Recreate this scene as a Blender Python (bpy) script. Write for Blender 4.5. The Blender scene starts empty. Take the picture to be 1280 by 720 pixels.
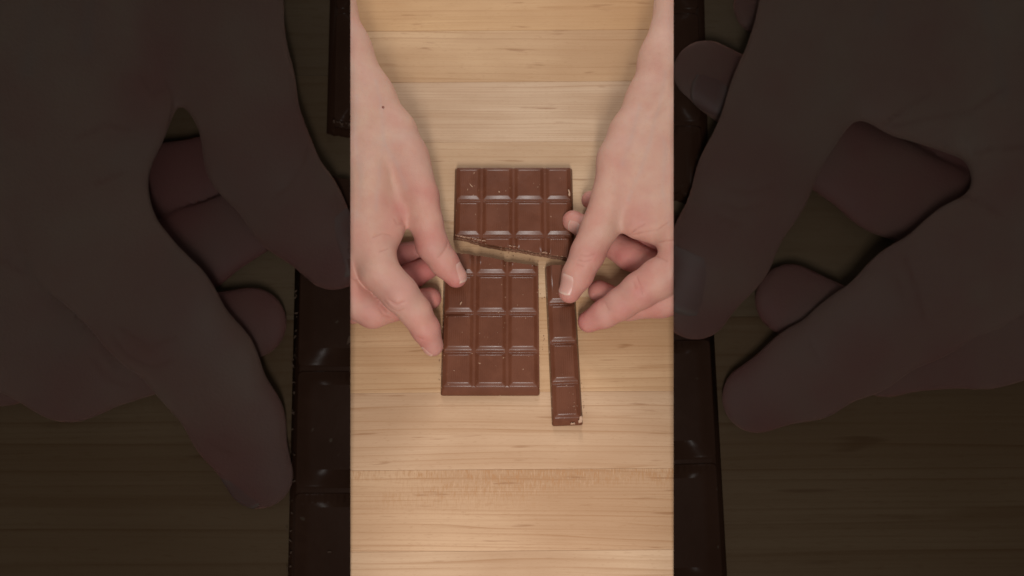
import bpy, bmesh, math, random
import numpy as np
from mathutils import Vector, Matrix

random.seed(7)
rng = np.random.default_rng(7)
S = bpy.context.scene
COL = S.collection
MM = 0.001

# ------------------------------------------------------------------ camera, world, lamps, exposure
TILT = math.radians(19.0)          # camera leans 19 degrees off straight down
DIST = 0.626                       # metres from the lens to the table
CAM = Vector((0, -DIST * math.sin(TILT), DIST * math.cos(TILT)))
FPX = 1190.0                       # focal length in photo pixels (photo 1280 wide)
cam_d = bpy.data.cameras.new("camera")
cam = bpy.data.objects.new("camera", cam_d)
COL.objects.link(cam)
cam.location = CAM
cam.rotation_euler = (TILT, 0, 0)
cam_d.sensor_width = 36.0
cam_d.lens = FPX / 1280 * 36.0
cam_d.clip_start, cam_d.clip_end = 0.01, 20
S.camera = cam
cam_d.dof.use_dof = True
cam_d.dof.focus_distance = 0.615
cam_d.dof.aperture_fstop = 5.6

world = bpy.data.worlds.new("World")
S.world = world
world.use_nodes = True
bg = world.node_tree.nodes["Background"]
bg.inputs["Color"].default_value = (1.0, 0.96, 0.92, 1)
bg.inputs["Strength"].default_value = 0.385


def area_lamp(name, loc, aim, sx, sy, power, color):
    d = bpy.data.lights.new(name, "AREA")
    d.shape, d.size, d.size_y = "RECTANGLE", sx, sy
    d.energy, d.color = power, color
    o = bpy.data.objects.new(name, d)
    COL.objects.link(o)
    o.location = loc
    o.rotation_euler = (Vector(aim) - Vector(loc)).to_track_quat("-Z", "Y").to_euler()
    return o


area_lamp("key_softbox", (0.0, -0.45, 0.53), (0, 0.06, 0), 0.05, 0.26, 2.65, (1.0, 0.97, 0.93))
area_lamp("far_fill", (0.0, 0.80, 0.54), (0, 0.12, 0), 0.05, 0.30, 2.7, (1.0, 0.97, 0.94))  # added fill without a seen source, evens the key's falloff at the far end

S.view_settings.view_transform = "Standard"
S.view_settings.look = "None"
S.view_settings.exposure = 0.2
S.view_settings.gamma = 1.0
S.view_settings.use_curve_mapping = False
S.render.engine = "CYCLES"
S.cycles.max_bounces = 8


# ------------------------------------------------------------------ helpers
def at(px, py, z=0.0):
    """a spot measured on the photograph, at height z mm over the board -> world metres"""
    u, v = (px - 640) / FPX, (360 - py) / FPX
    d = Vector((u, math.sin(TILT) + v * math.cos(TILT), -math.cos(TILT) + v * math.sin(TILT)))
    t = (z * MM - CAM.z) / d.z
    return CAM + d * t


def link(name, me, mats=(), parent=None):
    o = bpy.data.objects.new(name, me)
    COL.objects.link(o)
    for m in mats:
        if m.name not in [x.name for x in me.materials if x]:
            me.materials.append(m)
    if parent:
        o.parent = parent
    return o


def empty(name, loc=(0, 0, 0)):
    o = bpy.data.objects.new(name, None)
    o.empty_display_size = 0.01
    COL.objects.link(o)
    o.location = loc
    return o


def tag(o, label=None, cat=None, group=None, kind=None):
    for k, v in (("label", label), ("category", cat), ("group", group), ("kind", kind)):
        if v:
            o[k] = v
    return o


def smooth(me, on=True):
    me.polygons.foreach_set("use_smooth", [on] * len(me.polygons))


class NT:
    """small node-tree writer"""
    def __init__(self, name):
        self.m = bpy.data.materials.new(name)
        self.m.use_nodes = True
        self.t = self.m.node_tree
        self.p = self.t.nodes["Principled BSDF"]

    def n(self, kind, ins=None, **props):
        nd = self.t.nodes.new(kind)
        for k, v in props.items():
            setattr(nd, k, v)
        for k, v in (ins or {}).items():
            self.set(nd.inputs[k], v)
        return nd

    def set(self, sock, v):
        if isinstance(v, bpy.types.NodeSocket):
            self.t.links.new(v, sock)
        elif hasattr(v, "outputs"):
            self.t.links.new(v.outputs[0], sock)
        else:
            sock.default_value = v

    def math(self, op, a, b=0.0, c=None, clamp=False):
        nd = self.n("ShaderNodeMath", operation=op, use_clamp=clamp)
        self.set(nd.inputs[0], a)
        self.set(nd.inputs[1], b)
        if c is not None:
            self.set(nd.inputs[2], c)
        return nd.outputs[0]

    def mix(self, fac, a, b, blend="MIX"):
        nd = self.n("ShaderNodeMix", data_type="RGBA", blend_type=blend)
        self.set(nd.inputs[0], fac)
        self.set(nd.inputs[6], a)
        self.set(nd.inputs[7], b)
        return nd.outputs[2]

    def noise(self, vec, scale, detail=2.0, rough=0.5, dist=0.0):
        nd = self.n("ShaderNodeTexNoise", {"Vector": vec, "Scale": scale, "Detail": detail, "Roughness": rough, "Distortion": dist})
        return nd.outputs["Fac"]

    def mapping(self, vec, loc=(0, 0, 0), scale=(1, 1, 1), rot=(0, 0, 0)):
        return self.n("ShaderNodeMapping", {"Vector": vec, "Location": loc, "Scale": scale, "Rotation": rot}).outputs[0]

    def ramp(self, fac, lo, hi):
        nd = self.n("ShaderNodeMapRange", {"Value": fac, "From Min": lo, "From Max": hi}, interpolation_type="SMOOTHSTEP")
        return nd.outputs[0]

    def oattr(self, name):
        return self.n("ShaderNodeAttribute", attribute_type="OBJECT", attribute_name=name)

    def gattr(self, name):
        return self.n("ShaderNodeAttribute", attribute_type="GEOMETRY", attribute_name=name)

    def bump(self, h, strength, dist):
        nd = self.n("ShaderNodeBump", {"Height": h, "Strength": strength, "Distance": dist})
        self.set(self.p.inputs["Normal"], nd.outputs[0])


def c4(r, g, b):
    return (r, g, b, 1.0)


# ------------------------------------------------------------------ materials
def wood_material(name, dim, spec, scale=1.0):
    """maple planks; colour and character come from each plank's own properties. dim: this wood's stain"""
    w = NT(name)
    tc = w.n("ShaderNodeTexCoord").outputs["Object"]
    seed = w.oattr("seed").outputs["Fac"]
    off = w.n("ShaderNodeCombineXYZ", {"X": seed, "Y": w.math("MULTIPLY", seed, 0.37), "Z": w.math("MULTIPLY", seed, 1.7)}).outputs[0]
    v = w.n("ShaderNodeVectorMath", {0: w.mapping(tc, scale=(1 / scale,) * 3), 1: off}, operation="ADD").outputs[0]
    # slow drift bends the growth rings
    drift = w.noise(w.mapping(v, scale=(3.2, 9, 1)), 1.0, 2.0, 0.45)
    sep = w.n("ShaderNodeSeparateXYZ", {0: v})
    bend = w.math("MULTIPLY", w.math("SUBTRACT", drift, 0.5), w.oattr("bend").outputs["Fac"])
    yb = w.math("ADD", sep.outputs["Y"], bend)
    vb = w.n("ShaderNodeCombineXYZ", {"X": sep.outputs["X"], "Y": yb, "Z": sep.outputs["Z"]}).outputs[0]
    ringf = w.oattr("rings").outputs["Fac"]
    uneven = w.noise(w.mapping(v, scale=(1.2, 70, 1)), 1.0, 2.0, 0.5)
    phase = w.math("ADD", w.math("MULTIPLY", yb, ringf), w.math("MULTIPLY", uneven, 5.5))
    saw = w.math("FRACT", phase)
    wear = w.ramp(w.noise(w.mapping(vb, scale=(7, 240, 1)), 1.0, 2.0, 0.5), 0.30, 0.72)
    line = w.math("MULTIPLY", w.math("MULTIPLY", w.math("POWER", saw, 8.0), w.math("SUBTRACT", 1.0, w.math("POWER", saw, 60.0))), w.math("ADD", 0.25, wear))
    fine = w.noise(w.mapping(vb, scale=(9, 1100, 1)), 1.0, 3.0, 0.6)
    fibre = w.noise(w.mapping(vb, scale=(60, 2600, 1)), 1.0, 2.0, 0.7)
    mott = w.noise(w.mapping(v, scale=(7, 20, 1)), 1.0, 3.0, 0.55)
    speck = w.noise(w.mapping(vb, scale=(260, 1500, 1)), 1.0, 1.0, 0.5)
    streak = w.ramp(w.noise(w.mapping(vb, loc=(3, 1, 0), scale=(26, 260, 1)), 1.0, 2.0, 0.5), 0.655, 0.74)
    # medullary fleck of quarter-sawn wood: short strokes across the grain
    fl = w.noise(w.mapping(v, scale=(1300, 210, 1)), 1.0, 2.0, 0.65, 0.3)
    flm = w.math("MULTIPLY", w.gattr("edge").outputs["Fac"], w.oattr("fleck").outputs["Fac"])
    flm = w.math("MULTIPLY", flm, w.ramp(w.noise(w.mapping(v, scale=(9, 40, 1)), 1.0, 2.0, 0.5), 0.36, 0.56))
    tint = w.oattr("tint").outputs["Color"]
    dark = w.mix(1.0, tint, c4(0.66, 0.53, 0.40), "MULTIPLY")
    pale = w.mix(1.0, tint, c4(1.10, 1.12, 1.13), "MULTIPLY")
    c = w.mix(w.ramp(mott, 0.30, 0.70), w.mix(0.42, tint, dark), pale)
    broad = w.ramp(w.noise(w.mapping(vb, loc=(2, 5, 0), scale=(2.2, 85, 1)), 1.0, 3.0, 0.6), 0.36, 0.66)
    c = w.mix(w.math("MULTIPLY", broad, w.math("MULTIPLY", w.oattr("grain").outputs["Fac"], 0.26)), c, dark)
    c = w.mix(w.math("MULTIPLY", line, w.math("MULTIPLY", w.oattr("grain").outputs["Fac"], 1.35, clamp=True)), c, dark)
    c = w.mix(w.math("MULTIPLY", w.ramp(fine, 0.45, 0.75), w.math("MULTIPLY", w.oattr("grain").outputs["Fac"], 0.42)), c, dark)
    c = w.mix(w.math("MULTIPLY", w.ramp(fibre, 0.5, 0.85), 0.22), c, dark)
    c = w.mix(w.math("MULTIPLY", w.ramp(speck, 0.60, 0.76), 0.30), c, dark)
    c = w.mix(w.math("MULTIPLY", streak, 0.5), c, w.mix(1.0, tint, c4(0.46, 0.31, 0.19), "MULTIPLY"))
    c = w.mix(w.math("MULTIPLY", flm, w.ramp(fl, 0.48, 0.66)), c, w.mix(1.0, tint, c4(0.80, 0.64, 0.48), "MULTIPLY"))
    c = w.mix(w.math("MULTIPLY", flm, w.math("SUBTRACT", 0.5, w.ramp(fl, 0.34, 0.46))), c, pale)
    c = w.mix(1.0, c, dim, "MULTIPLY")
    w.set(w.p.inputs["Base Color"], c)
    w.set(w.p.inputs["Roughness"], w.math("ADD", 0.46, w.math("MULTIPLY", fine, 0.16)))
    w.p.inputs["Specular IOR Level"].default_value = spec
    w.bump(w.math("ADD", w.math("MULTIPLY", fine, 0.6), w.math("MULTIPLY", fibre, 0.6)), 0.25, 0.0004 * scale)
    return w.m


def skin_material(name, dim, spec, scale=1.0):
    k = NT(name)
    tc = k.mapping(k.n("ShaderNodeTexCoord").outputs["Object"], scale=(1 / scale,) * 3)
    blush = k.gattr("blush").outputs["Fac"]
    m1 = k.noise(tc, 70, 3, 0.55)
    m2 = k.noise(tc, 420, 3, 0.6)
    m3 = k.noise(k.mapping(tc, loc=(5, 2, 1)), 28, 2, 0.5)
    b = k.math("ADD", blush, k.math("MULTIPLY", k.math("SUBTRACT", m1, 0.45), 0.75), clamp=True)
    c = k.mix(b, c4(0.585, 0.366, 0.274), c4(0.470, 0.160, 0.140))
    c = k.mix(k.math("MULTIPLY", k.ramp(m3, 0.50, 0.72), 0.35), c, c4(0.50, 0.345, 0.275))
    c = k.mix(k.math("MULTIPLY", k.ramp(m2, 0.56, 0.74), 0.22), c, c4(0.50, 0.24, 0.16))
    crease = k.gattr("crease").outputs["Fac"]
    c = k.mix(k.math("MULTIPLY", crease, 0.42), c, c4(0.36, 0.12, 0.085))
    c = k.mix(k.math("MULTIPLY", k.gattr("vein").outputs["Fac"], 0.22), c, c4(0.44, 0.335, 0.305))
    c = k.mix(1.0, c, dim, "MULTIPLY")
    k.set(k.p.inputs["Base Color"], c)
    k.p.inputs["Roughness"].default_value = 0.50
    k.p.inputs["Specular IOR Level"].default_value = spec
    k.p.inputs["Subsurface Weight"].default_value = 0.22 if scale == 1.0 else 0.9
    k.p.inputs["Subsurface Radius"].default_value = (1.0, 0.36, 0.2) if scale == 1.0 else (1.0, 0.8, 0.7)
    k.p.inputs["Subsurface Scale"].default_value = 0.0025 if scale == 1.0 else 0.006
    vo = k.n("ShaderNodeTexVoronoi", {"Vector": k.n("ShaderNodeVectorMath", {0: tc, 1: k.n("ShaderNodeVectorMath", {0: k.n("ShaderNodeTexNoise", {"Vector": tc, "Scale": 300.0}).outputs["Color"], "Scale": 0.0012}, operation="SCALE").outputs[0]}, operation="ADD").outputs[0], "Scale": 1100.0}, feature="DISTANCE_TO_EDGE")
    h = k.math("ADD", k.math("MULTIPLY", k.ramp(vo.outputs["Distance"], 0.0, 0.25), 0.5), k.math("MULTIPLY", m2, 1.1))
    k.bump(k.math('ADD', h, k.math('MULTIPLY', k.noise(tc, 190, 2, 0.5), 2.2)), 0.26 if scale == 1.0 else 0.07, 0.0006 * scale)
    return k.m


def nail_material(name, dim, spec):
    k = NT(name)
    v = k.gattr("along").outputs["Fac"]
    c = k.mix(k.ramp(v, 0.0, 0.32), c4(0.62, 0.40, 0.335), c4(0.545, 0.285, 0.235))
    c = k.mix(k.ramp(v, 0.86, 0.97), c, c4(0.62, 0.42, 0.34))
    c = k.mix(1.0, c, dim, "MULTIPLY")
    k.set(k.p.inputs["Base Color"], c)
    k.p.inputs["Roughness"].default_value = 0.38
    k.p.inputs["Specular IOR Level"].default_value = spec
    k.p.inputs["Subsurface Weight"].default_value = 0.15
    k.p.inputs["Subsurface Scale"].default_value = 0.0015
    return k.m


def chocolate_material(name, dim, spec, ribs=False, broken=False, scale=1.0):
    k = NT(name)
    tc = k.mapping(k.n("ShaderNodeTexCoord").outputs["Object"], scale=(1 / scale,) * 3)
    m1 = k.noise(tc, 60, 3, 0.55)
    m2 = k.noise(k.mapping(tc, loc=(1, 3, 2)), 900, 2, 0.6)
    c = k.mix(k.ramp(m1, 0.3, 0.7), c4(0.118, 0.0385, 0.0195), c4(0.142, 0.0485, 0.0255))
    if broken:
        c = k.mix(k.ramp(m2, 0.50, 0.66), c4(0.19, 0.085, 0.050), c4(0.42, 0.25, 0.17))
    else:
        sp = k.noise(k.mapping(tc, loc=(7, 1, 2)), 520, 1, 0.4)
        c = k.mix(k.math("MULTIPLY", k.ramp(sp, 0.755, 0.80), 0.8 if scale == 1.0 else 0.35), c, c4(0.42, 0.26, 0.17))
        # dull bloom and rubbed patches
        c = k.mix(k.math("MULTIPLY", k.ramp(k.noise(k.mapping(tc, loc=(2, 2, 2)), 130, 3, 0.6), 0.56, 0.72), 0.30), c, c4(0.175, 0.064, 0.034))
    c = k.mix(1.0, c, dim, "MULTIPLY")
    k.set(k.p.inputs["Base Color"], c)
    k.set(k.p.inputs["Roughness"], 0.75 if broken else k.math("ADD", 0.23, k.math("MULTIPLY", m1, 0.12)))
    k.p.inputs["Specular IOR Level"].default_value = spec
    h = k.math("MULTIPLY", m2, 0.8 if broken else 0.10)
    if ribs:
        wv = k.n("ShaderNodeTexWave", {"Vector": k.mapping(tc, rot=(0, 0, 0.03)), "Scale": 240.0, "Distortion": 1.2, "Detail": 1.0, "Detail Scale": 0.25}, bands_direction="X")
        geo = k.n('ShaderNodeNewGeometry')
        up = k.ramp(k.n('ShaderNodeSeparateXYZ', {0: geo.outputs['True Normal']}).outputs['Z'], 0.96, 0.995)
        gate = k.ramp(k.noise(k.mapping(tc, loc=(4, 4, 4)), 85, 2, 0.5), 0.40, 0.58)
        h = k.math("ADD", h, k.math("MULTIPLY", k.math("MULTIPLY", wv.outputs["Fac"], k.math("MULTIPLY", gate, up)), 0.7 / scale))
    k.bump(h, 0.6 if broken else 0.35, 0.0006 * scale)
    return k.m


def plain(name, col, rough=0.6, spec=0.3):
    k = NT(name)
    tc = k.n("ShaderNodeTexCoord").outputs["Object"]
    c = k.mix(k.noise(tc, 700, 2), c4(*[x * 0.75 for x in col]), c4(*[min(1, x * 1.2) for x in col]))
    k.set(k.p.inputs["Base Color"], c)
    k.p.inputs["Roughness"].default_value = rough
    k.p.inputs["Specular IOR Level"].default_value = spec
    return k.m


ONE = c4(1, 1, 1)
RS = 2.756                                  # how much larger the side panels' models are
M_WOOD = wood_material("maple wood", ONE, 0.30)
M_SKIN = skin_material("skin", ONE, 0.32)
M_NAIL = nail_material("fingernail", ONE, 0.5)
M_CHOC = chocolate_material("milk chocolate", ONE, 0.26)
M_CHOCR = chocolate_material("milk chocolate ribbed", ONE, 0.26, ribs=True)
M_BREAK = chocolate_material("broken chocolate", ONE, 0.25, broken=True)
M_CRUMB = plain("pale chocolate crumb", (0.48, 0.30, 0.20))
M_MOLE = plain("mole", (0.26, 0.10, 0.07))
DW, DS, DC = c4(0.046, 0.048, 0.048), c4(0.059, 0.070, 0.071), c4(0.064, 0.085, 0.095)  # dimming of the side bars, painted in as darker copies of each colour
D_WOOD = wood_material("dimmed panel wood", DW, 0.02, RS)
D_SKIN = skin_material("dimmed panel skin", DS, 0.02, RS)
D_NAIL = nail_material("dimmed panel fingernail", c4(0.041, 0.044, 0.047), 0.02)
D_CHOC = chocolate_material("dimmed panel chocolate", DC, 0.022, scale=RS)
D_CHOCR = chocolate_material("dimmed panel chocolate ribbed", DC, 0.022, ribs=True, scale=RS)
D_BREAK = chocolate_material("dimmed panel broken chocolate", DC, 0.02, broken=True, scale=RS)
D_CRUMB = plain("dimmed panel crumb", (0.022, 0.014, 0.010), 0.8, 0.02)
DIMMED = {"maple wood": D_WOOD, "skin": D_SKIN, "fingernail": D_NAIL, "milk chocolate": D_CHOC,
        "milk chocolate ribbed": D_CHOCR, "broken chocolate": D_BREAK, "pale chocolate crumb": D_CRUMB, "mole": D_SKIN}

# ------------------------------------------------------------------ wooden table top: planks glued edge to edge
# seams (y, mm) and each plank's look: tint, ring frequency, bend, grain contrast, fleck
PLANKS = [
    (330, 288, (0.600, 0.376, 0.203), 150, 0.02, 0.7, 0),
    (288, 243, (0.580, 0.360, 0.193), 190, 0.02, 0.7, 0),
    (243, 197.6, (0.565, 0.350, 0.177), 170, 0.014, 0.7, 0),
    (197.6, 155, (0.525, 0.335, 0.187), 130, 0.035, 0.6, 0),
    (155, 107.5, (0.540, 0.376, 0.251), 420, 0.014, 1.0, 0),
    (107.5, 48, (0.540, 0.370, 0.235), 300, 0.010, 0.40, 0),
    (48, -6.5, (0.555, 0.370, 0.225), 240, 0.012, 0.5, 0.2),
    (-6.5, -69.7, (0.564, 0.356, 0.204), 200, 0.018, 0.95, 0.25),
    (-69.7, -118.3, (0.552, 0.363, 0.232), 150, 0.022, 0.80, 0),
    (-118.3, -166.9, (0.493, 0.309, 0.184), 310, 0.018, 0.75, 1.0),
    (-166.9, -215, (0.498, 0.324, 0.202), 85, 0.034, 0.75, 0),
    (-215, -262, (0.540, 0.354, 0.215), 130, 0.02, 0.7, 0),
]
BOARD_TURN = math.radians(0.42)


def plank_mesh(x0, x1, y0, y1, z0, z1):
    """a plank with small eased edges; the 'edge' attribute runs 0..1 across its width"""
    e = 0.00015
    ys = [y0, y0 + e, y0 + 2.5 * e] + [y0 + (y1 - y0) * k / 8 for k in range(1, 8)] + [y1 - 2.5 * e, y1 - e, y1]
    zs = [z1 - 1.6 * e, z1 - 0.3 * e] + [z1] * 9 + [z1 - 0.3 * e, z1 - 1.6 * e]
    n = len(ys)
    V, F, A = [], [], []
    for x in (x0, x1):
        for y, z in zip(ys, zs):
            V.append((x, y, z))
            A.append(max(0.0, min(1.0, ((y - y0) / (y1 - y0) - 0.42) / 0.45)))
        V += [(x, y0, z0), (x, y1, z0)]
        A += [0, 0]
    m = n + 2
    for k in range(n - 1):
        F.append((k, m + k, m + k + 1, k + 1))
    F += [(n, m + n, m, 0), (n - 1, m + n - 1, m + n + 1, n + 1), (n, n + 1, m + n + 1, m + n),
          tuple(range(n - 1, -1, -1)) + (n, n + 1), tuple(range(m, m + n)) + (m + n + 1, m + n)]
    me = bpy.data.meshes.new("plank")
    me.from_pydata(V, [], F)
    at_ = me.attributes.new("edge", "FLOAT", "POINT")
    at_.data.foreach_set("value", A)
    bm = bmesh.new()
    bm.from_mesh(me)
    bmesh.ops.recalc_face_normals(bm, faces=bm.faces)
    bm.to_mesh(me)
    bm.free()
    return me


table = empty("table_top")
tag(table, "pale maple butcher block top of long horizontal planks under the chocolate", "table top", kind="structure")
plank_objs = []
for k, (ya, yb, tint, rings, bend, grain, fleck) in enumerate(PLANKS):
    me = plank_mesh(-0.52, 0.52, (yb + 0.025) * MM, (ya - 0.025) * MM, -0.012, 0.0)
    o = link("plank", me, [M_WOOD], table)
    o["tint"] = tint
    o["rings"], o["bend"], o["grain"], o["fleck"], o["seed"] = float(rings), float(bend), float(grain), float(fleck), 1.37 * k + 0.4
    plank_objs.append(o)
me = bpy.data.meshes.new("backing_slab")
bm = bmesh.new()
bmesh.ops.create_cube(bm, size=1.0, matrix=Matrix.Translation((0, 0.034, -0.0205)) @ Matrix.Diagonal((1.036, 0.586, 0.0195, 1)))
bm.to_mesh(me)
bm.free()
slab = link("backing_slab", me, [plain("glue line", (0.20, 0.12, 0.06))], table)
table.rotation_euler = (0, 0, BOARD_TURN)


# ------------------------------------------------------------------ chocolate
def round_rect(x0, x1, y0, y1, r):
    P = []
    for cx, cy, a0 in ((x1 - r, y1 - r, 0), (x0 + r, y1 - r, 90), (x0 + r, y0 + r, 180), (x1 - r, y0 + r, 270)):
        for k in range(4):
            a = math.radians(a0 + 30 * k)
            P.append((cx + r * math.cos(a), cy + r * math.sin(a)))
    return P


def loft(rings, cap_bottom=True):
    """rings: list of (points2d, z) in mm, all the same length -> bmesh in metres"""
    bm = bmesh.new()
    R = [[bm.verts.new((x * MM, y * MM, z * MM)) for x, y in pts] for pts, z in rings]
    n = len(R[0])
    for a, b in zip(R, R[1:]):
        for k in range(n):
            bm.faces.new((a[k], a[(k + 1) % n], b[(k + 1) % n], b[k]))
    bm.faces.new(R[-1])
    if cap_bottom:
        bm.faces.new(R[0][::-1])
    return bm


SQ_RINGS = [(0.45, 4.2), (0.55, 5.50), (0.86, 5.55), (1.10, 5.70), (1.36, 5.92), (2.38, 6.76), (2.66, 6.98), (3.00, 7.17), (3.38, 7.26), (3.9, 7.28)]


def square_bm(x0, x1, y0, y1):
    return loft([(round_rect(x0 + i, x1 - i, y0 + i, y1 - i, 0.9), z) for i, z in SQ_RINGS])


def body_bm(x0, x1, y0, y1, bl, br, bb, bt):
    """the slab under the squares; b* = how far each side leans in (moulded sides) or 0.15 (broken sides)"""
    rings = []
    for f, z in ((0.0, 0.0), (0.04, 0.5), (0.9, 5.0), (0.97, 5.2), (1.15, 5.50), (1.6, 5.51)):
        rings.append((round_rect(x0 + bl * f, x1 - br * f, y0 + bb * f, y1 - bt * f, 1.5), z))
    return loft(rings)


def jag_cutter(line, side, rough):
    """a prism whose wall follows the broken edge, uneven along its length and with height; keeps `side` of it"""
    (xa, ya), (xb, yb) = line
    n = int(math.hypot(xb - xa, yb - ya) / 0.8)
    lv = (-3, 1.5, 3.4, 5.3, 7.0, 8.6, 12)
    bm = bmesh.new()
    nx, ny = -(yb - ya), (xb - xa)
    L = math.hypot(nx, ny)
    nx, ny = nx / L, ny / L
    base = np.cumsum(rng.normal(0, 0.14, n + 1))
    base -= np.linspace(base[0], base[-1], n + 1)
    G = []
    for z in lv:
        row = []
        for k in range(n + 1):
            t = k / n
            j = rough * (base[k] + rng.normal(0, 0.16))
            row.append(bm.verts.new(((xa + (xb - xa) * t + nx * j) * MM, (ya + (yb - ya) * t + ny * j) * MM, z * MM)))
        G.append(row)
    B = []
    for z in lv:
        B.append([bm.verts.new(((xa + nx * side * 120) * MM, (ya + ny * side * 120) * MM, z * MM)),
                  bm.verts.new(((xb + nx * side * 120) * MM, (yb + ny * side * 120) * MM, z * MM))])
    for a in range(len(lv) - 1):
        for k in range(n):
            bm.faces.new((G[a][k], G[a][k + 1], G[a + 1][k + 1], G[a + 1][k]))
        bm.faces.new((G[a][0], G[a + 1][0], B[a + 1][0], B[a][0]))
        bm.faces.new((G[a][n], B[a][1], B[a + 1][1], G[a + 1][n]))
        bm.faces.new((B[a][0], B[a + 1][0], B[a + 1][1], B[a][1]))
    for a in (0, len(lv) - 1):
        bm.faces.new(G[a] + [B[a][1], B[a][0]])
    bmesh.ops.recalc_face_normals(bm, faces=bm.faces)
    me = bpy.data.meshes.new("cutter")
    bm.to_mesh(me)
    bm.free()
    return bpy.data.objects.new("cutter", me)


def cut_mesh(me, cutters, break_mat_index):
    """me minus the cutters; faces that lie on a cut get the broken-chocolate slot"""
    o = bpy.data.objects.new("tmp", me)
    COL.objects.link(o)
    for c in cutters:
        COL.objects.link(c)
        md = o.modifiers.new("b", "BOOLEAN")
        md.operation, md.solver, md.object = "DIFFERENCE", "EXACT", c
    dg = bpy.context.evaluated_depsgraph_get()
    out = bpy.data.meshes.new_from_object(o.evaluated_get(dg))
    for c in cutters:
        COL.objects.unlink(c)
    bpy.data.objects.remove(o)
    return out


def near_line(p, line):
    (xa, ya), (xb, yb) = line
    L = math.hypot(xb - xa, yb - ya)
    return abs((p.x / MM - xa) * (yb - ya) - (p.y / MM - ya) * (xb - xa)) / L


def crumbs_on(line, n, ztop, spread, parent, rmin=0.10, rmax=0.32):
    bm = bmesh.new()
    (xa, ya), (xb, yb) = line
    for _ in range(n):
        t = random.random()
        x = xa + (xb - xa) * t + random.gauss(0, spread)
        y = ya + (yb - ya) * t + random.gauss(0, spread)
        r = random.uniform(rmin, rmax)
        M = Matrix.Translation((x * MM, y * MM, (ztop + r * 0.3) * MM)) @ Matrix.Rotation(random.uniform(0, 6), 4, "Z") @ Matrix.Diagonal((r * MM * random.uniform(1, 3.0), r * MM, r * MM * 0.7, 1))
        g = bmesh.ops.create_icosphere(bm, subdivisions=1, radius=1.0, matrix=M)
        for v in g["verts"]:
            v.co += Vector([random.gauss(0, r * 0.15 * MM) for _ in range(3)])
    me = bpy.data.meshes.new("crumbs")
    bm.to_mesh(me)
    bm.free()
    return tag(link("crumbs", me, [M_CRUMB], parent), kind="stuff")


def chip(pts, z, parent, h=0.35):
    """a small pale scrape of chocolate lying on the piece: outline in mm, given thickness"""
    bm = loft([(pts, z - 0.6), (pts, z + h * 0.6), ([(x * 0.9 + pts[0][0] * 0.1, y * 0.9 + pts[0][1] * 0.1) for x, y in pts], z + h)])
    me = bpy.data.meshes.new("chip")
    bm.to_mesh(me)
    bm.free()
    return link("chip", me, [M_CRUMB], parent)


def chocolate_piece(name, label, xs, ys, outer, bev, cuts, loc=(0, 0), rot=0.0):
    """xs, ys: groove lines (mm, the outermost ones are the sides); outer: how far the outermost squares stay
    inside each side (l, r, b, t); bev: lean of each side; cuts: broken lines with the side thrown away"""
    root = empty(name)
    tag(root, label, "chocolate", "broken pieces of the chocolate bar")
    cutters = [jag_cutter(l, s, rr) for l, s, rr in cuts]

    def finish(bm, nm, mats):
        me = bpy.data.meshes.new(nm)
        bm.to_mesh(me)
        bm.free()
        lo = (min(v.co.x for v in me.vertices), min(v.co.y for v in me.vertices))
        hi = (max(v.co.x for v in me.vertices), max(v.co.y for v in me.vertices))
        use = []
        for (l, s, rr), c in zip(cuts, cutters):
            if any(((x / MM - l[0][0]) * -(l[1][1] - l[0][1]) + (y / MM - l[0][1]) * (l[1][0] - l[0][0])) * s > -3
                   * math.hypot(l[1][0] - l[0][0], l[1][1] - l[0][1]) for x in (lo[0], hi[0]) for y in (lo[1], hi[1])):
                use.append(c)
        if use:
            me = cut_mesh(me, use, 1)
            me.name = nm
        if len(me.polygons) < 4:
            return None
        me.materials.clear()
        for m in mats:
            me.materials.append(m)
        for p in me.polygons:
            flat = any(near_line(p.center, l) < 1.2 for l, s, rr in cuts) and abs(p.normal.z) < 0.55
            p.material_index = 1 if flat else 0
            p.use_smooth = not (flat or p.normal.z > 0.9999 or p.normal.z < -0.9)
        return link(nm, me, [], root)

    body = finish(body_bm(xs[0], xs[-1], ys[0], ys[-1], *bev), "slab", [M_CHOC, M_BREAK])
    X, Y = list(xs), list(ys)
    X[0] += outer[0]; X[-1] -= outer[1]; Y[0] += outer[2]; Y[-1] -= outer[3]
    for j in range(len(Y) - 1):
        for i in range(len(X) - 1):
            if Y[j + 1] - Y[j] < 3:
                continue
            finish(square_bm(X[i], X[i + 1], Y[j], Y[j + 1]), "square", [M_CHOCR, M_BREAK])
    for c in cutters:
        bpy.data.objects.remove(c)
    root.location = (loc[0] * MM, loc[1] * MM, 0.0003)
    root.rotation_euler = (0, 0, rot)
    return root


CUT_U = ((-42, 34.9), (44, 17.0))
upper = chocolate_piece("chocolate_piece", "large top piece of the milk chocolate bar, four squares wide with slanted broken lower edge",
                        [-39.2, -20.4, 1.0, 22.1, 41.4], [5, 34.6, 60.3, 86.6], (1.2, 1.2, 0, 1.5), (2.0, 2.0, 0.2, 2.4), [(CUT_U, -1, 1.0)])
crumbs_on(((-37.5, 34.4), (37, 18.9)), 230, 7.0, 0.2, upper, 0.10, 0.26)
crumbs_on(((-34, 44), (36, 78)), 9, 8.2, 4.5, upper, 0.10, 0.22)
chip([(38.2, 62.2), (39.2, 62.9), (39.0, 65.2), (38.3, 67.2), (37.6, 67.0), (38.2, 65.0), (37.8, 63.6)], 8.0, upper)

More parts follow.
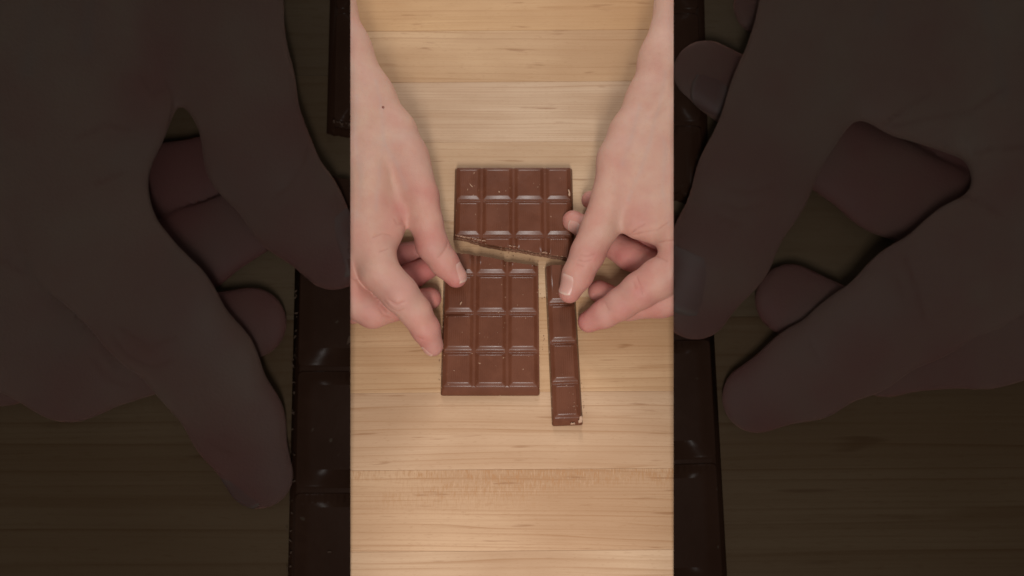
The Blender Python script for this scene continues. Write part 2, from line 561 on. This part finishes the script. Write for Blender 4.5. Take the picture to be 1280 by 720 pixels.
for outline in ([(586.6, 229.6), (588.0, 230.4), (591.2, 234.0), (590.4, 234.2), (588.4, 232.4)],
                [(623.2, 239.0), (624.6, 239.2), (624.9, 240.6), (623.5, 241.0)], [(631.6, 238.4), (632.6, 238.6), (632.4, 239.6)]):
    w = [at(x, y, 7.3) / MM for x, y in outline]
    chip([(v.x, v.y) for v in w][::-1], 7.3, upper, 0.2)

CUT_L = ((-48, 24.3), (24, 12.0))
lower = chocolate_piece("chocolate_piece", "three column piece of milk chocolate between the lit left hand and narrow strip",
                        [-45.2, -24.1, -3.1, 17.5], [-72.2, -44.6, -19.0, 7.6, 33.5], (1.0, 0.5, 3.9, 0.5), (1.7, 0.25, 4.7, 0.2), [(CUT_L, 1, 1.0)])
crumbs_on(((-44.7, -70), (-44.4, 5)), 60, 4.6, 0.30, lower, 0.07, 0.2)
crumbs_on(((17.2, -70), (17.0, 10)), 24, 5.0, 0.28, lower, 0.07, 0.2)
crumbs_on(((-36, -60), (12, -8)), 14, 8.2, 7.0, lower, 0.08, 0.2)
chip([(-33.6, -14.5), (-32.9, -13.9), (-32.2, -12.4), (-32.5, -12.1), (-33.3, -13.0)], 8.1, lower, 0.2)

strip = chocolate_piece("chocolate_piece", "narrow single column strip of milk chocolate under the lit right thumb",
                        [0, 19.4], [0, 26.4, 52.7, 78.9, 116], (0.5, 0.9, 3.0, 0), (0.9, 1.5, 3.7, 0.2), [(((-6, 105.2), (26, 105.0)), 1, 0.7)],
                        (25.0, -91.6), math.radians(1.85))
crumbs_on(((0.5, 2), (0.4, 100)), 26, 4.8, 0.3, strip, 0.07, 0.2)
crumbs_on(((8, 30), (15, 8)), 12, 8.2, 1.6, strip, 0.08, 0.2)
chip([(16.4, 0.4), (18.6, 0.9), (19.1, 3.2), (18.4, 5.0), (17.2, 4.4), (17.0, 2.6), (16.2, 1.8)], 5.2, strip, 1.0)
chip([(11.4, 0.2), (14.4, 0.3), (14.2, 1.4), (13.0, 1.0), (12.0, 1.5)], 2.6, strip, 0.8)


# crumbs broken off along the cut sides, lying on the wood
bm = bmesh.new()
for x0, y0, x1, y1, n, sp in ((-46.6, -62, -46.4, -20, 16, 0.5), (20.5, -60, 19.5, 5, 10, 0.9), (45.6, -90, 45.0, -60, 6, 0.6), (-30, 28.3, 20, 18.6, 12, 0.9)):
    for _ in range(n):
        t, r = random.random(), random.uniform(0.10, 0.34)
        M = Matrix.Translation(((x0 + (x1 - x0) * t + random.gauss(0, sp)) * MM, (y0 + (y1 - y0) * t + random.gauss(0, sp)) * MM, r * 0.6 * MM)) @ Matrix.Rotation(random.uniform(0, 6), 4, "Z") @ Matrix.Diagonal((r * MM * random.uniform(1, 1.9), r * MM, r * 0.8 * MM, 1))
        for v in bmesh.ops.create_icosphere(bm, subdivisions=1, radius=1.0, matrix=M)["verts"]:
            v.co += Vector([random.gauss(0, r * 0.14 * MM) for _ in range(3)])
me = bpy.data.meshes.new("chocolate_crumbs")
bm.to_mesh(me)
bm.free()
tag(link("chocolate_crumbs", me, [M_BREAK]), "tiny chocolate crumbs scattered on the wood along the broken edges", "crumbs", kind="stuff")


# ------------------------------------------------------------------ hands: one continuous skin over tapered limbs, joints blended
class Hand:
    def __init__(self, h=1.0):
        self.h = h
        self.groups = []            # (k inside the group, [(a, b, ra, rb, blush)])
        self.veins = []             # faint veins: runs of spots on the skin
        self.cuts = []              # creases: (a, b, r, depth blend)

    @staticmethod
    def P(p):
        w = at(p[0], p[1], p[2])
        return np.array((w.x, w.y, w.z)) * 1000.0

    def chain(self, pts, k=2.5):
        """pts: (px, py, z mm, radius mm, blush)"""
        segs = []
        for a, b in zip(pts, pts[1:]):
            segs.append((self.P(a), self.P(b), a[3], b[3], a[4], b[4]))
        self.groups.append((k, segs))

    def palm(self, chains, k=9.0):
        segs = []
        for pts in chains:
            for a, b in zip(pts, pts[1:]):
                segs.append((self.P(a), self.P(b), a[3], b[3], a[4], b[4]))
        self.groups.insert(0, (k, segs))

    def crease(self, pts, r=0.5, dig=0.15):
        """thin groove; pts are spots on the skin seen in the photo: (px, py, z guess)"""
        self.cuts.append(([self.P(p) for p in pts], r, dig))

    @staticmethod
    def seg(X, a, b, ra, rb):
        ba = b - a
        L = float(ba @ ba) + 1e-9
        px, py, pz = X[0] - a[0], X[1] - a[1], X[2] - a[2]
        t = np.clip((px * ba[0] + py * ba[1] + pz * ba[2]) / L, 0, 1)
        dx, dy, dz = px - t * ba[0], py - t * ba[1], pz - t * ba[2]
        return np.sqrt(dx * dx + dy * dy + dz * dz) - (ra + (rb - ra) * t), t

    @staticmethod
    def smin(a, b, k):
        h = np.maximum(k - np.abs(a - b), 0) / k
        return np.minimum(a, b) - h * h * k * 0.25

    def group_field(self, X, g, box=None):
        k, segs = g
        if box is None:
            f = np.full(np.broadcast(*X).shape, 60.0, np.float32)
            for s in segs:
                d, _ = self.seg(X, *s[:4])
                f = self.smin(f, d, k)
            return f
        xs, ys, zs = box
        f = np.full((len(xs), len(ys), len(zs)), 60.0, np.float32)
        for s in segs:
            a, b = s[0], s[1]
            m = max(s[2], s[3]) + k + 9
            sl = []
            for ax, arr in enumerate((xs, ys, zs)):
                lo = np.searchsorted(arr, min(a[ax], b[ax]) - m)
                hi = np.searchsorted(arr, max(a[ax], b[ax]) + m)
                sl.append(slice(lo, hi))
            XX = (xs[sl[0]][:, None, None], ys[sl[1]][None, :, None], zs[sl[2]][None, None, :])
            if 0 in (XX[0].size, XX[1].size, XX[2].size):
                continue
            d, _ = self.seg(XX, *s[:4])
            f[tuple(sl)] = self.smin(f[tuple(sl)], d.astype(np.float32), k)
        return f

    def field(self, X, box=None, creases=True):
        pf = self.group_field(X, self.groups[0], box)
        f = pf
        for g in self.groups[1:]:
            f = np.minimum(f, self.smin(pf, self.group_field(X, g, box), 7.0))
        if creases:
            for pts, r, dig in self.cuts:
                for a, b in zip(pts, pts[1:]):
                    if box is None:
                        d, _ = self.seg(X, a, b, r, r)
                        f = -self.smin(-f, d, 0.9)
                    else:
                        sl = []
                        for ax, arr in enumerate(box):
                            sl.append(slice(np.searchsorted(arr, min(a[ax], b[ax]) - 5), np.searchsorted(arr, max(a[ax], b[ax]) + 5)))
                        XX = (box[0][sl[0]][:, None, None], box[1][sl[1]][None, :, None], box[2][sl[2]][None, None, :])
                        if 0 in (XX[0].size, XX[1].size, XX[2].size):
                            continue
                        d, _ = self.seg(XX, a, b, r, r)
                        f[tuple(sl)] = -self.smin(-f[tuple(sl)], d.astype(np.float32), 0.9)
        return f

    def surface_point(self, p, d, n=60):
        """walk from p along d until the skin"""
        p = np.array(p, float)
        d = np.array(d, float) / np.linalg.norm(d)
        for _ in range(n):
            v = float(self.field((np.array([p[0]]), np.array([p[1]]), np.array([p[2]])), creases=False)[0])
            if abs(v) < 0.01:
                break
            p = p + d * v * 0.8
        return p

    def settle_creases(self):
        new = []
        for pts, r, dig in self.cuts:
            out = []
            for p in pts:
                view = p / 1000.0 - np.array(CAM)
                view /= np.linalg.norm(view)
                q = self.surface_point(p - view * 30, view)
                out.append(q - view * (r - dig - 0.25) * 0.5)
            new.append((out, r, dig))
        self.cuts = new

    def build(self, name, label, group):
        self.settle_creases()
        A = np.array([s[i] for g in self.groups for s in g[1] for i in (0, 1)])
        R = max(max(s[2], s[3]) for g in self.groups for s in g[1]) + 4
        lo, hi = A.min(0) - R, A.max(0) + R
        lo[2] = max(lo[2], -2)
        h = self.h
        box = [np.arange(lo[i], hi[i], h) for i in range(3)]
        f = self.field(None, box)
        V, F = surface_nets(f, lo, h)
        V = relax(V, F, 2)
        me = bpy.data.meshes.new(name)
        me.from_pydata((V / 1000.0).tolist(), [], F.tolist())
        me.validate()
        smooth(me)
        # blush: each limb piece's own pinkness, blended by nearness
        X = (V[:, 0], V[:, 1], V[:, 2])
        num = np.zeros(len(V))
        den = np.zeros(len(V)) + 1e-12
        for g in self.groups:
            for s in g[1]:
                d, t = self.seg(X, *s[:4])
                w = np.exp(-np.clip(d, -3, 40) / 1.6)
                num += w * (s[4] + (s[5] - s[4]) * t)
                den += w
        at_ = me.attributes.new("blush", "FLOAT", "POINT")
        at_.data.foreach_set("value", (num / den).astype(np.float32))
        cr = np.zeros(len(V))
        for pts, r, dig in self.cuts:
            for a, b in zip(pts, pts[1:]):
                d, _ = self.seg(X, a, b, 0, 0)
                cr = np.maximum(cr, np.clip(1 - d / (r * 1.8), 0, 1))
        at_ = me.attributes.new("crease", "FLOAT", "POINT")
        at_.data.foreach_set("value", cr.astype(np.float32))
        vn = np.zeros(len(V))
        for run in self.veins:
            Q = []
            for p in run:
                q = self.P(p)
                d = q - np.array(CAM) * 1000
                Q.append(self.surface_point(q, d))
            for a, b in zip(Q, Q[1:]):
                d, _ = self.seg(X, a, b, 0, 0)
                vn = np.maximum(vn, np.exp(-(d / 1.5) ** 2))
        at_ = me.attributes.new("vein", "FLOAT", "POINT")
        at_.data.foreach_set("value", vn.astype(np.float32))
        o = link(name, me, [M_SKIN])
        tag(o, label, "hand", group)
        return o

    def nail(self, hand, centre, axis, up, length, width, lift=0.10, square=3.0):
        """a curved plate following the fingertip; centre (px,py,z), axis towards the tip, up = dorsal direction"""
        c = self.P(centre)
        a = np.array(axis, float); a /= np.linalg.norm(a)
        u = np.array(up, float); u -= a * (u @ a); u /= np.linalg.norm(u)
        b = np.cross(a, u)
        nu, nv = 15, 15
        V, along, E = [], [], []
        for j in range(nv):
            for i in range(nu):
                s, t = -1 + 2 * i / (nu - 1), -1 + 2 * j / (nv - 1)
                # squircle map keeps the plate rounded
                w = (1 - 0.16 * max(t, 0) ** 4) * (1 - 0.30 * max(-t, 0) ** 3)
                bow = -0.16 * s * s * (1 if t > 0 else -0.3) * abs(t)
                x, y = s * width / 2 * w, (t + bow) * length / 2
                p = self.surface_point(c + a * y + b * x + u * 9 - b * 0, -u * 1.0)
                edge = max(abs(s), -t)
                n = u + b * s * 0.35
                n /= np.linalg.norm(n)
                V.append(p + n * (lift * (1 - edge ** 6) - 0.16 * edge ** 6 + (0.12 if t > 0.8 else 0) * (t - 0.8) * 3))
                along.append((t + 1) / 2)
        F = [(j * nu + i, j * nu + i + 1, (j + 1) * nu + i + 1, (j + 1) * nu + i) for j in range(nv - 1) for i in range(nu - 1)]
        top = len(V)
        V += [p - u * 0.5 for p in V]
        along += along
        F2 = [tuple(top + q for q in f[::-1]) for f in F]
        rim = [i for i in range(nu)] + [j * nu + nu - 1 for j in range(1, nv)] + [(nv - 1) * nu + i for i in range(nu - 2, -1, -1)] + [j * nu for j in range(nv - 2, 0, -1)]
        F3 = [(rim[(k + 1) % len(rim)], rim[k], rim[k] + top, rim[(k + 1) % len(rim)] + top) for k in range(len(rim))]
        me = bpy.data.meshes.new("fingernail")
        me.from_pydata((np.array(V) / 1000.0).tolist(), [], F + F2 + F3)
        bm = bmesh.new(); bm.from_mesh(me)
        bmesh.ops.recalc_face_normals(bm, faces=bm.faces)
        bm.to_mesh(me); bm.free()
        smooth(me)
        at_ = me.attributes.new("along", "FLOAT", "POINT")
        at_.data.foreach_set("value", along)
        return link("fingernail", me, [M_NAIL], hand)


def surface_nets(f, lo, h):
    nx, ny, nz = f.shape
    s = f < 0
    idx = np.zeros((nx - 1, ny - 1, nz - 1), np.int8)
    for a in (0, 1):
        for b in (0, 1):
            for c in (0, 1):
                idx += s[a:nx - 1 + a, b:ny - 1 + b, c:nz - 1 + c]
    act = (idx > 0) & (idx < 8)
    I = np.argwhere(act)
    ids = np.full(act.shape, -1, np.int64)
    ids[act] = np.arange(len(I))
    acc = np.zeros((len(I), 3))
    cnt = np.zeros(len(I))
    corners = [(a, b, c) for a in (0, 1) for b in (0, 1) for c in (0, 1)]
    for p in corners:
        for ax in range(3):
            if p[ax] == 0:
                q = list(p); q[ax] = 1
                f0 = f[I[:, 0] + p[0], I[:, 1] + p[1], I[:, 2] + p[2]].astype(float)
                f1 = f[I[:, 0] + q[0], I[:, 1] + q[1], I[:, 2] + q[2]].astype(float)
                m = (f0 < 0) != (f1 < 0)
                t = np.where(m, f0 / np.where(m, f0 - f1, 1), 0)
                pos = np.tile(np.array(p, float), (len(I), 1))
                pos[:, ax] = t
                acc += pos * m[:, None]
                cnt += m
    V = lo + (I + acc / cnt[:, None]) * h
    F = []
    for ax in range(3):
        o1, o2 = [(1, 2), (2, 0), (0, 1)][ax]
        sa = [slice(1, n - 1) for n in f.shape]
        sb = list(sa)
        sa[ax] = slice(0, f.shape[ax] - 1); sb[ax] = slice(1, f.shape[ax])
        A, B = s[tuple(sa)], s[tuple(sb)]
        for flip in (False, True):
            E = np.argwhere(A & ~B if not flip else ~A & B)
            if not len(E):
                continue
            E[:, o1] += 1; E[:, o2] += 1
            e1 = np.zeros(3, int); e1[o1] = 1
            e2 = np.zeros(3, int); e2[o2] = 1
            q = [ids[tuple((E - x).T)] for x in (e1 + e2, e2, 0 * e1, e1)]
            Q = np.stack(q, 1)
            if flip:
                Q = Q[:, ::-1]
            F.append(Q)
    F = np.concatenate(F)
    return V, F[(F >= 0).all(1)]


def relax(V, F, n):
    e = np.concatenate([F[:, [0, 1]], F[:, [1, 2]], F[:, [2, 3]], F[:, [3, 0]]])
    for _ in range(n):
        s = np.zeros_like(V); c = np.zeros(len(V))
        np.add.at(s, e[:, 0], V[e[:, 1]]); np.add.at(c, e[:, 0], 1)
        np.add.at(s, e[:, 1], V[e[:, 0]]); np.add.at(c, e[:, 1], 1)
        V = V * 0.55 + 0.45 * s / np.maximum(c, 1)[:, None]
    return V


GH = "two hands pushing the chocolate pieces together"
# ---- hand at the left of the chocolate
L = Hand(0.9)
L.palm([
    [(235, -230, 60, 24, .15), (330, -95, 58, 22, .15), (388, 35, 50, 19, .15), (425, 110, 46, 17, .12), (450, 150, 43, 16, .1), (458, 230, 43, 14.5, .15), (455, 296, 41, 14, .3)],
    [(300, -230, 54, 22, .2), (365, -100, 52, 19, .2), (412, 8, 48, 16, .2), (433, 62, 45, 15, .2), (462, 122, 41, 15, .15), (493, 166, 38, 13, .2), (507, 198, 37, 12.5, .3)],
    [(405, 120, 46, 17, .1), (418, 200, 45, 15, .15), (420, 325, 41, 14, .3)],
    [(385, 120, 44, 16, .1), (385, 200, 42, 15, .15), (386, 322, 38, 13, .3)],
    [(370, 110, 40, 15, .1), (356, 200, 37, 14, .15), (356, 310, 33, 12, .3)],
    [(478, 190, 40, 13, .15), (486, 235, 31, 10, .6), (497, 267, 36, 6.2, .6)],
    [(466, 268, 39, 11, .35), (484, 289, 37, 8, .5), (474, 316, 41, 9.4, .45)],
    [(507, 198, 37, 12.5, .3), (515, 222, 36, 11.5, .4)],
])
L.chain([(507, 198, 37, 12.5, .3), (526, 245, 36, 11.4, .45), (533, 278, 33, 10.3, .4), (540, 306, 28, 10.3, .65), (555, 328, 22, 9.2, .65), (570, 346, 17, 7.1, .85)])
L.chain([(450, 296, 41, 14, .3), (472, 337, 42, 12.3, .3), (499.5, 367, 38, 11.4, .6), (519, 389.5, 28, 10, .42), (532, 411.5, 19, 9.0, .65), (541, 432, 10, 6.8, .9)])
L.chain([(420, 325, 41, 13, .4), (434, 370, 34, 12, .5), (466, 388, 24, 11, .6), (510, 380, 14, 8.6, .85), (538, 373, 9, 7.2, .85)])
L.chain([(386, 322, 38, 12.5, .4), (400, 380, 30, 11, .5), (440, 384, 20, 10, .7), (480, 364, 14, 9, .95), (515, 345, 10, 8.4, 1.0), (536, 334, 9, 7.4, 1.0)])
L.chain([(356, 310, 33, 11, .4), (385, 360, 25, 9.5, .6), (430, 352, 17, 8.8, .8), (470, 332, 12, 8, 1.0), (505, 318, 9, 7.4, 1.0), (526, 311, 8, 6.4, 1.0)])
for pts in ([(481, 376, 48), (487, 384, 48), (497, 389, 46), (505, 386, 44)], [(478, 382, 46), (484, 390, 46), (494, 393, 44)],
            [(484, 373, 50), (496, 380, 49), (506, 377, 48)],
            [(503, 279, 40), (497, 281, 42), (493, 274, 44)], [(466, 297, 54), (478, 292, 52), (488, 294, 46)], [(474, 315, 54), (485, 311, 52)],
            [(551, 318, 34), (557, 311, 34), (560, 303, 32)], [(436, 345, 50), (446, 351, 50)], [(474, 386, 45), (480, 394, 44), (488, 397, 43)], [(489, 378, 49), (497, 382, 48)], [(521, 420, 26), (529, 424, 25)], [(505, 292, 46), (507, 284, 46), (503, 276, 46)], [(547, 322, 36), (554, 316, 36)]):
    L.crease(pts, 0.42)
L.veins = [[(470, 100, 95), (477, 140, 90), (480, 180, 85), (474, 215, 85), (470, 262, 85)], [(480, 180, 85), (496, 205, 80), (508, 236, 75)],
           [(446, 120, 95), (443, 170, 90), (452, 220, 88), (446, 270, 85)]]
hand_l = L.build("hand", "lit hand at the left edge of the three column chocolate piece", GH)
L.nail(hand_l, (575, 341, 20), (0.55, -0.72, -0.28), (0.72, 0.22, 0.66), 13.0, 11.0)
L.nail(hand_l, (534, 437, 10), (0.50, -0.66, -0.45), (-0.72, -0.50, 0.42), 9.5, 9.5)

# ---- hand at the right of the chocolate
R_ = Hand(0.9)
R_.palm([
    [(985, -230, 60, 24, .15), (925, -95, 58, 22, .15), (885, 30, 51, 20, .15), (858, 100, 47, 18, .15), (845, 160, 46, 16, .1), (846, 240, 44, 15, .2), (850, 296, 43, 14, .3)],
    [(900, -230, 56, 21, .2), (860, -95, 54, 17, .2), (847, 4, 50, 13.5, .2), (826, 74, 46, 13, .2), (811, 126, 42, 13.5, .2), (789, 168, 40, 13, .2), (774, 200, 40, 13, .25)],
    [(880, 120, 47, 17, .1), (882, 200, 46, 15, .15), (885, 310, 42, 14, .3)],
    [(905, 120, 45, 16, .1), (912, 200, 43, 15, .15), (915, 322, 38, 13, .3)],
    [(925, 110, 41, 15, .1), (936, 200, 37, 14, .15), (940, 328, 34, 12, .3)],
    [(800, 205, 42, 14, .15), (803, 245, 40, 12.5, .25), (800, 277, 38, 8.6, .4)],
    [(796, 279, 37, 8.4, .45), (822, 282, 38, 9, .4), (850, 284, 40, 10, .4)],
    [(825, 180, 44, 15, .1), (826, 240, 42, 14, .2)],
])
R_.chain([(774, 200, 40, 13, .25), (764, 248, 38, 12.6, .3), (750, 284, 33, 11.8, .3), (735, 316, 28, 10.9, .55), (722, 344, 22, 9.8, .55), (712, 365, 17.5, 7.2, .75)])
R_.chain([(858, 300, 43, 13.5, .3), (846, 336, 42, 13.2, .4), (824, 348, 39, 12.5, .42), (800, 363, 33, 11.4, .7), (776, 380, 24, 10, .65), (756, 392, 17, 9, .7), (736, 402, 10.5, 7.1, .9)])
R_.chain([(885, 310, 42, 13, .4), (862, 366, 32, 12, .5), (826, 376, 23, 10.6, .6), (786, 384, 14, 8.4, .8), (749, 364, 9, 7.3, .85)])
R_.chain([(915, 322, 38, 12.5, .4), (888, 368, 28, 11, .5), (845, 345, 22, 10, .8), (787, 319, 15, 9.6, .75), (745, 293, 11, 8.4, .8), (716, 276, 9, 7, .6)])
R_.chain([(940, 328, 34, 11, .4), (905, 350, 25, 9.5, .6), (850, 322, 20, 8.8, .9), (800, 290, 14, 8, 1.0), (770, 268, 10, 7.2, .8), (738, 250, 8, 6.1, .7)])
for pts in ([(786, 294, 44), (796, 286, 48), (806, 280, 50)], [(790, 294, 44), (806, 290, 48), (822, 287, 50), (836, 277, 54)],
            [(818, 321, 48), (826, 322, 51), (834, 327, 53)], [(823, 303, 46), (833, 301, 50), (845, 300, 54)],
            [(723, 325, 40), (731, 327, 40), (740, 325, 38)], [(721, 330, 38), (730, 333, 38)], [(792, 352, 42), (795, 360, 42)], [(796, 345, 40), (801, 357, 44), (803, 368, 42)], [(757, 379, 26), (761, 387, 27)], [(726, 319, 40), (735, 320, 41), (744, 317, 38)], [(776, 303, 40), (786, 296, 42)]):
    R_.crease(pts, 0.42)
R_.veins = [[(832, 90, 95), (822, 140, 90), (812, 180, 85), (800, 215, 85), (786, 250, 80)], [(822, 140, 90), (832, 190, 88), (828, 240, 85), (836, 280, 82)],
            [(800, 130, 90), (790, 170, 85), (778, 205, 80)]]
hand_r = R_.build("hand", "lit hand with its thumb pressing on the narrow chocolate strip", GH)
R_.nail(hand_r, (710, 356, 22), (-0.34, -0.86, -0.36), (-0.42, 0.02, 0.90), 13.5, 12.0)

R_.nail(hand_r, (718, 284, 13), (-0.80, 0.42, -0.25), (0.10, -0.62, 0.76), 8.5, 9.0)

q = L.P((478.5, 134, 95))
p = L.surface_point(q, q - np.array(CAM) * 1000)
me = bpy.data.meshes.new("mole")
bm = bmesh.new()
bmesh.ops.create_icosphere(bm, subdivisions=2, radius=1.0, matrix=Matrix.Translation(Vector(p) * MM) @ Matrix.Diagonal((0.0011, 0.0009, 0.0004, 1)))
bm.to_mesh(me); bm.free(); smooth(me)
link("mole", me, [M_MOLE], hand_l)

# ------------------------------------------------------------------ the two dimmed side panels
# added boards for the dimmed side bars, standing tilted over the table at either side; on each, an enlarged shallow model, dimmed in its colours, of what the hands do
SQUASH = 0.87
ANCHOR = CAM * (1 - SQUASH)
TURN = Matrix.Rotation(TILT, 4, "X")
LEAN = math.radians(8.0)                # the boards lean a little further than the view, foot down
BOARD = Matrix.Translation(ANCHOR) @ TURN @ Matrix.Rotation(LEAN, 4, "X")
FLAT = Matrix.Diagonal((RS, RS, SQUASH, 1)) @ TURN.inverted()
SLOPE = -SQUASH * math.tan(TILT) / RS   # the model's own ground within the board's frame
TAPER = math.sin(LEAN) / 0.545          # boards and models narrow slightly towards the top
bpy.context.view_layer.update()


def to_relief(P, hand):
    """P: world points of the small scene -> points of the enlarged shallow model on its board"""
    M = np.array(FLAT)
    q = P @ M[:3, :3].T + M[:3, 3]
    if hand:
        g = SLOPE * q[:, 1]
        q[:, 2] = g + (q[:, 2] - g) * 0.75
        q[:, :2] *= 1.014
    t = 1 - TAPER * q[:, 1:2]
    q[:, :2] *= t
    B = np.array(BOARD)
    return q @ B[:3, :3].T + B[:3, 3]


def panel_planes(side):
    """the board's four edges as cutting planes (point, outward normal)"""
    e = 0.1697 * 1.0
    nrm = (TURN @ Vector((-side, 0, -e - 0.012, 0))).to_3d().normalized() if False else None
    inner = Vector((side, 0, 0))
    # inner edge: undercut by about ten degrees so the cut face leans away
    inner_n = (TURN.to_3x3() @ Vector((-side, 0, -e))).normalized()
    inner_p = CAM
    out_p = ANCHOR + Vector((side * 0.335, 0, 0))
    top_p = ANCHOR + TURN.to_3x3() @ Vector((0, 0.19, 0))
    bot_p = ANCHOR + TURN.to_3x3() @ Vector((0, -0.19, 0))
    ny = TURN.to_3x3() @ Vector((0, 1, 0))
    return [(inner_p, inner_n), (out_p, Vector((side, 0, 0))), (top_p, ny), (bot_p, -ny)]


def relief_copy(src, parent, side, name=None):
    me = src.data.copy()
    me.transform(src.matrix_world)
    cos = np.empty(len(me.vertices) * 3)
    me.vertices.foreach_get("co", cos)
    whole_hand = src.name.startswith("hand") or (src.parent is not None and src.parent.name.startswith("hand"))
    cos = to_relief(cos.reshape(-1, 3), whole_hand)
    me.vertices.foreach_set("co", cos.ravel())
    me.update()
    bm = bmesh.new()
    bm.from_mesh(me)
    for co, no in panel_planes(side):
        r = bmesh.ops.bisect_plane(bm, geom=bm.verts[:] + bm.edges[:] + bm.faces[:], plane_co=co, plane_no=no, clear_outer=True, dist=1e-6)
        ed = [e for e in r["geom_cut"] if isinstance(e, bmesh.types.BMEdge)]
        if ed:
            bmesh.ops.holes_fill(bm, edges=ed)
        if not bm.faces:
            break
    if len(bm.faces) < 2:
        bm.free()
        return None
    bm.to_mesh(me)
    bm.free()
    me.update()
    mats = [DIMMED[m.name] for m in me.materials]
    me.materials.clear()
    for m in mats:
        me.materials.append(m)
    o = bpy.data.objects.new(name or src.name.split(".")[0], me)
    COL.objects.link(o)
    o.parent = parent
    for k in ("tint", "rings", "bend", "grain", "fleck", "seed", "kind"):
        if k in src:
            o[k] = src[k][:] if k == "tint" else src[k]
    return o


def relief_thing(src, side, label, cat, group):
    if src.type == "MESH":
        r = relief_copy(src, None, side)
    else:
        r = empty(src.name.split(".")[0])
    tag(r, label, cat, group)
    for ch in list(src.children):
        relief_copy(ch, r, side)
    return r


M_LEG = plain("panel leg wood", (0.03, 0.022, 0.015), 0.7, 0.05)
for side, word in ((-1, "left"), (1, "right")):
    pan = empty("side_panel")
    tag(pan, "dimmed plank panel filling the %s side of the picture behind an enlarged hand" % word, "panel", "dimmed side panels")
    for o in plank_objs:
        relief_copy(o, pan, side, "plank")
    # legs at the outer end of the board
    for yy in (-0.15, 0.15):
        top = BOARD @ Vector((side * 0.325, yy, SLOPE * yy - 0.0125))
        me = bpy.data.meshes.new("leg")
        bm = bmesh.new()
        bmesh.ops.create_cube(bm, size=1.0, matrix=Matrix.Translation((top.x, top.y, top.z / 2 - 0.001)) @ Matrix.Diagonal((0.018, 0.018, top.z, 1)))
        bm.to_mesh(me); bm.free()
        link("leg", me, [M_LEG], pan)

relief_thing(hand_l, -1, "huge dim hand on the dark left panel, index finger reaching down to the chocolate", "hand", "enlarged dim hands")
relief_thing(lower, -1, "huge dim chocolate slab at the bottom right of the dark left panel", "chocolate", "enlarged dim chocolate")
relief_thing(upper, -1, "dim chocolate corner at the top right of the dark left panel", "chocolate", "enlarged dim chocolate")
relief_thing(hand_r, 1, "huge dim hand on the dark right panel, thumb and index finger pinching towards the left", "hand", "enlarged dim hands")
relief_thing(strip, 1, "huge dim chocolate strip along the lower left edge of the dark right panel", "chocolate", "enlarged dim chocolate")
relief_thing(upper, 1, "dim chocolate corner at the top left of the dark right panel", "chocolate", "enlarged dim chocolate")
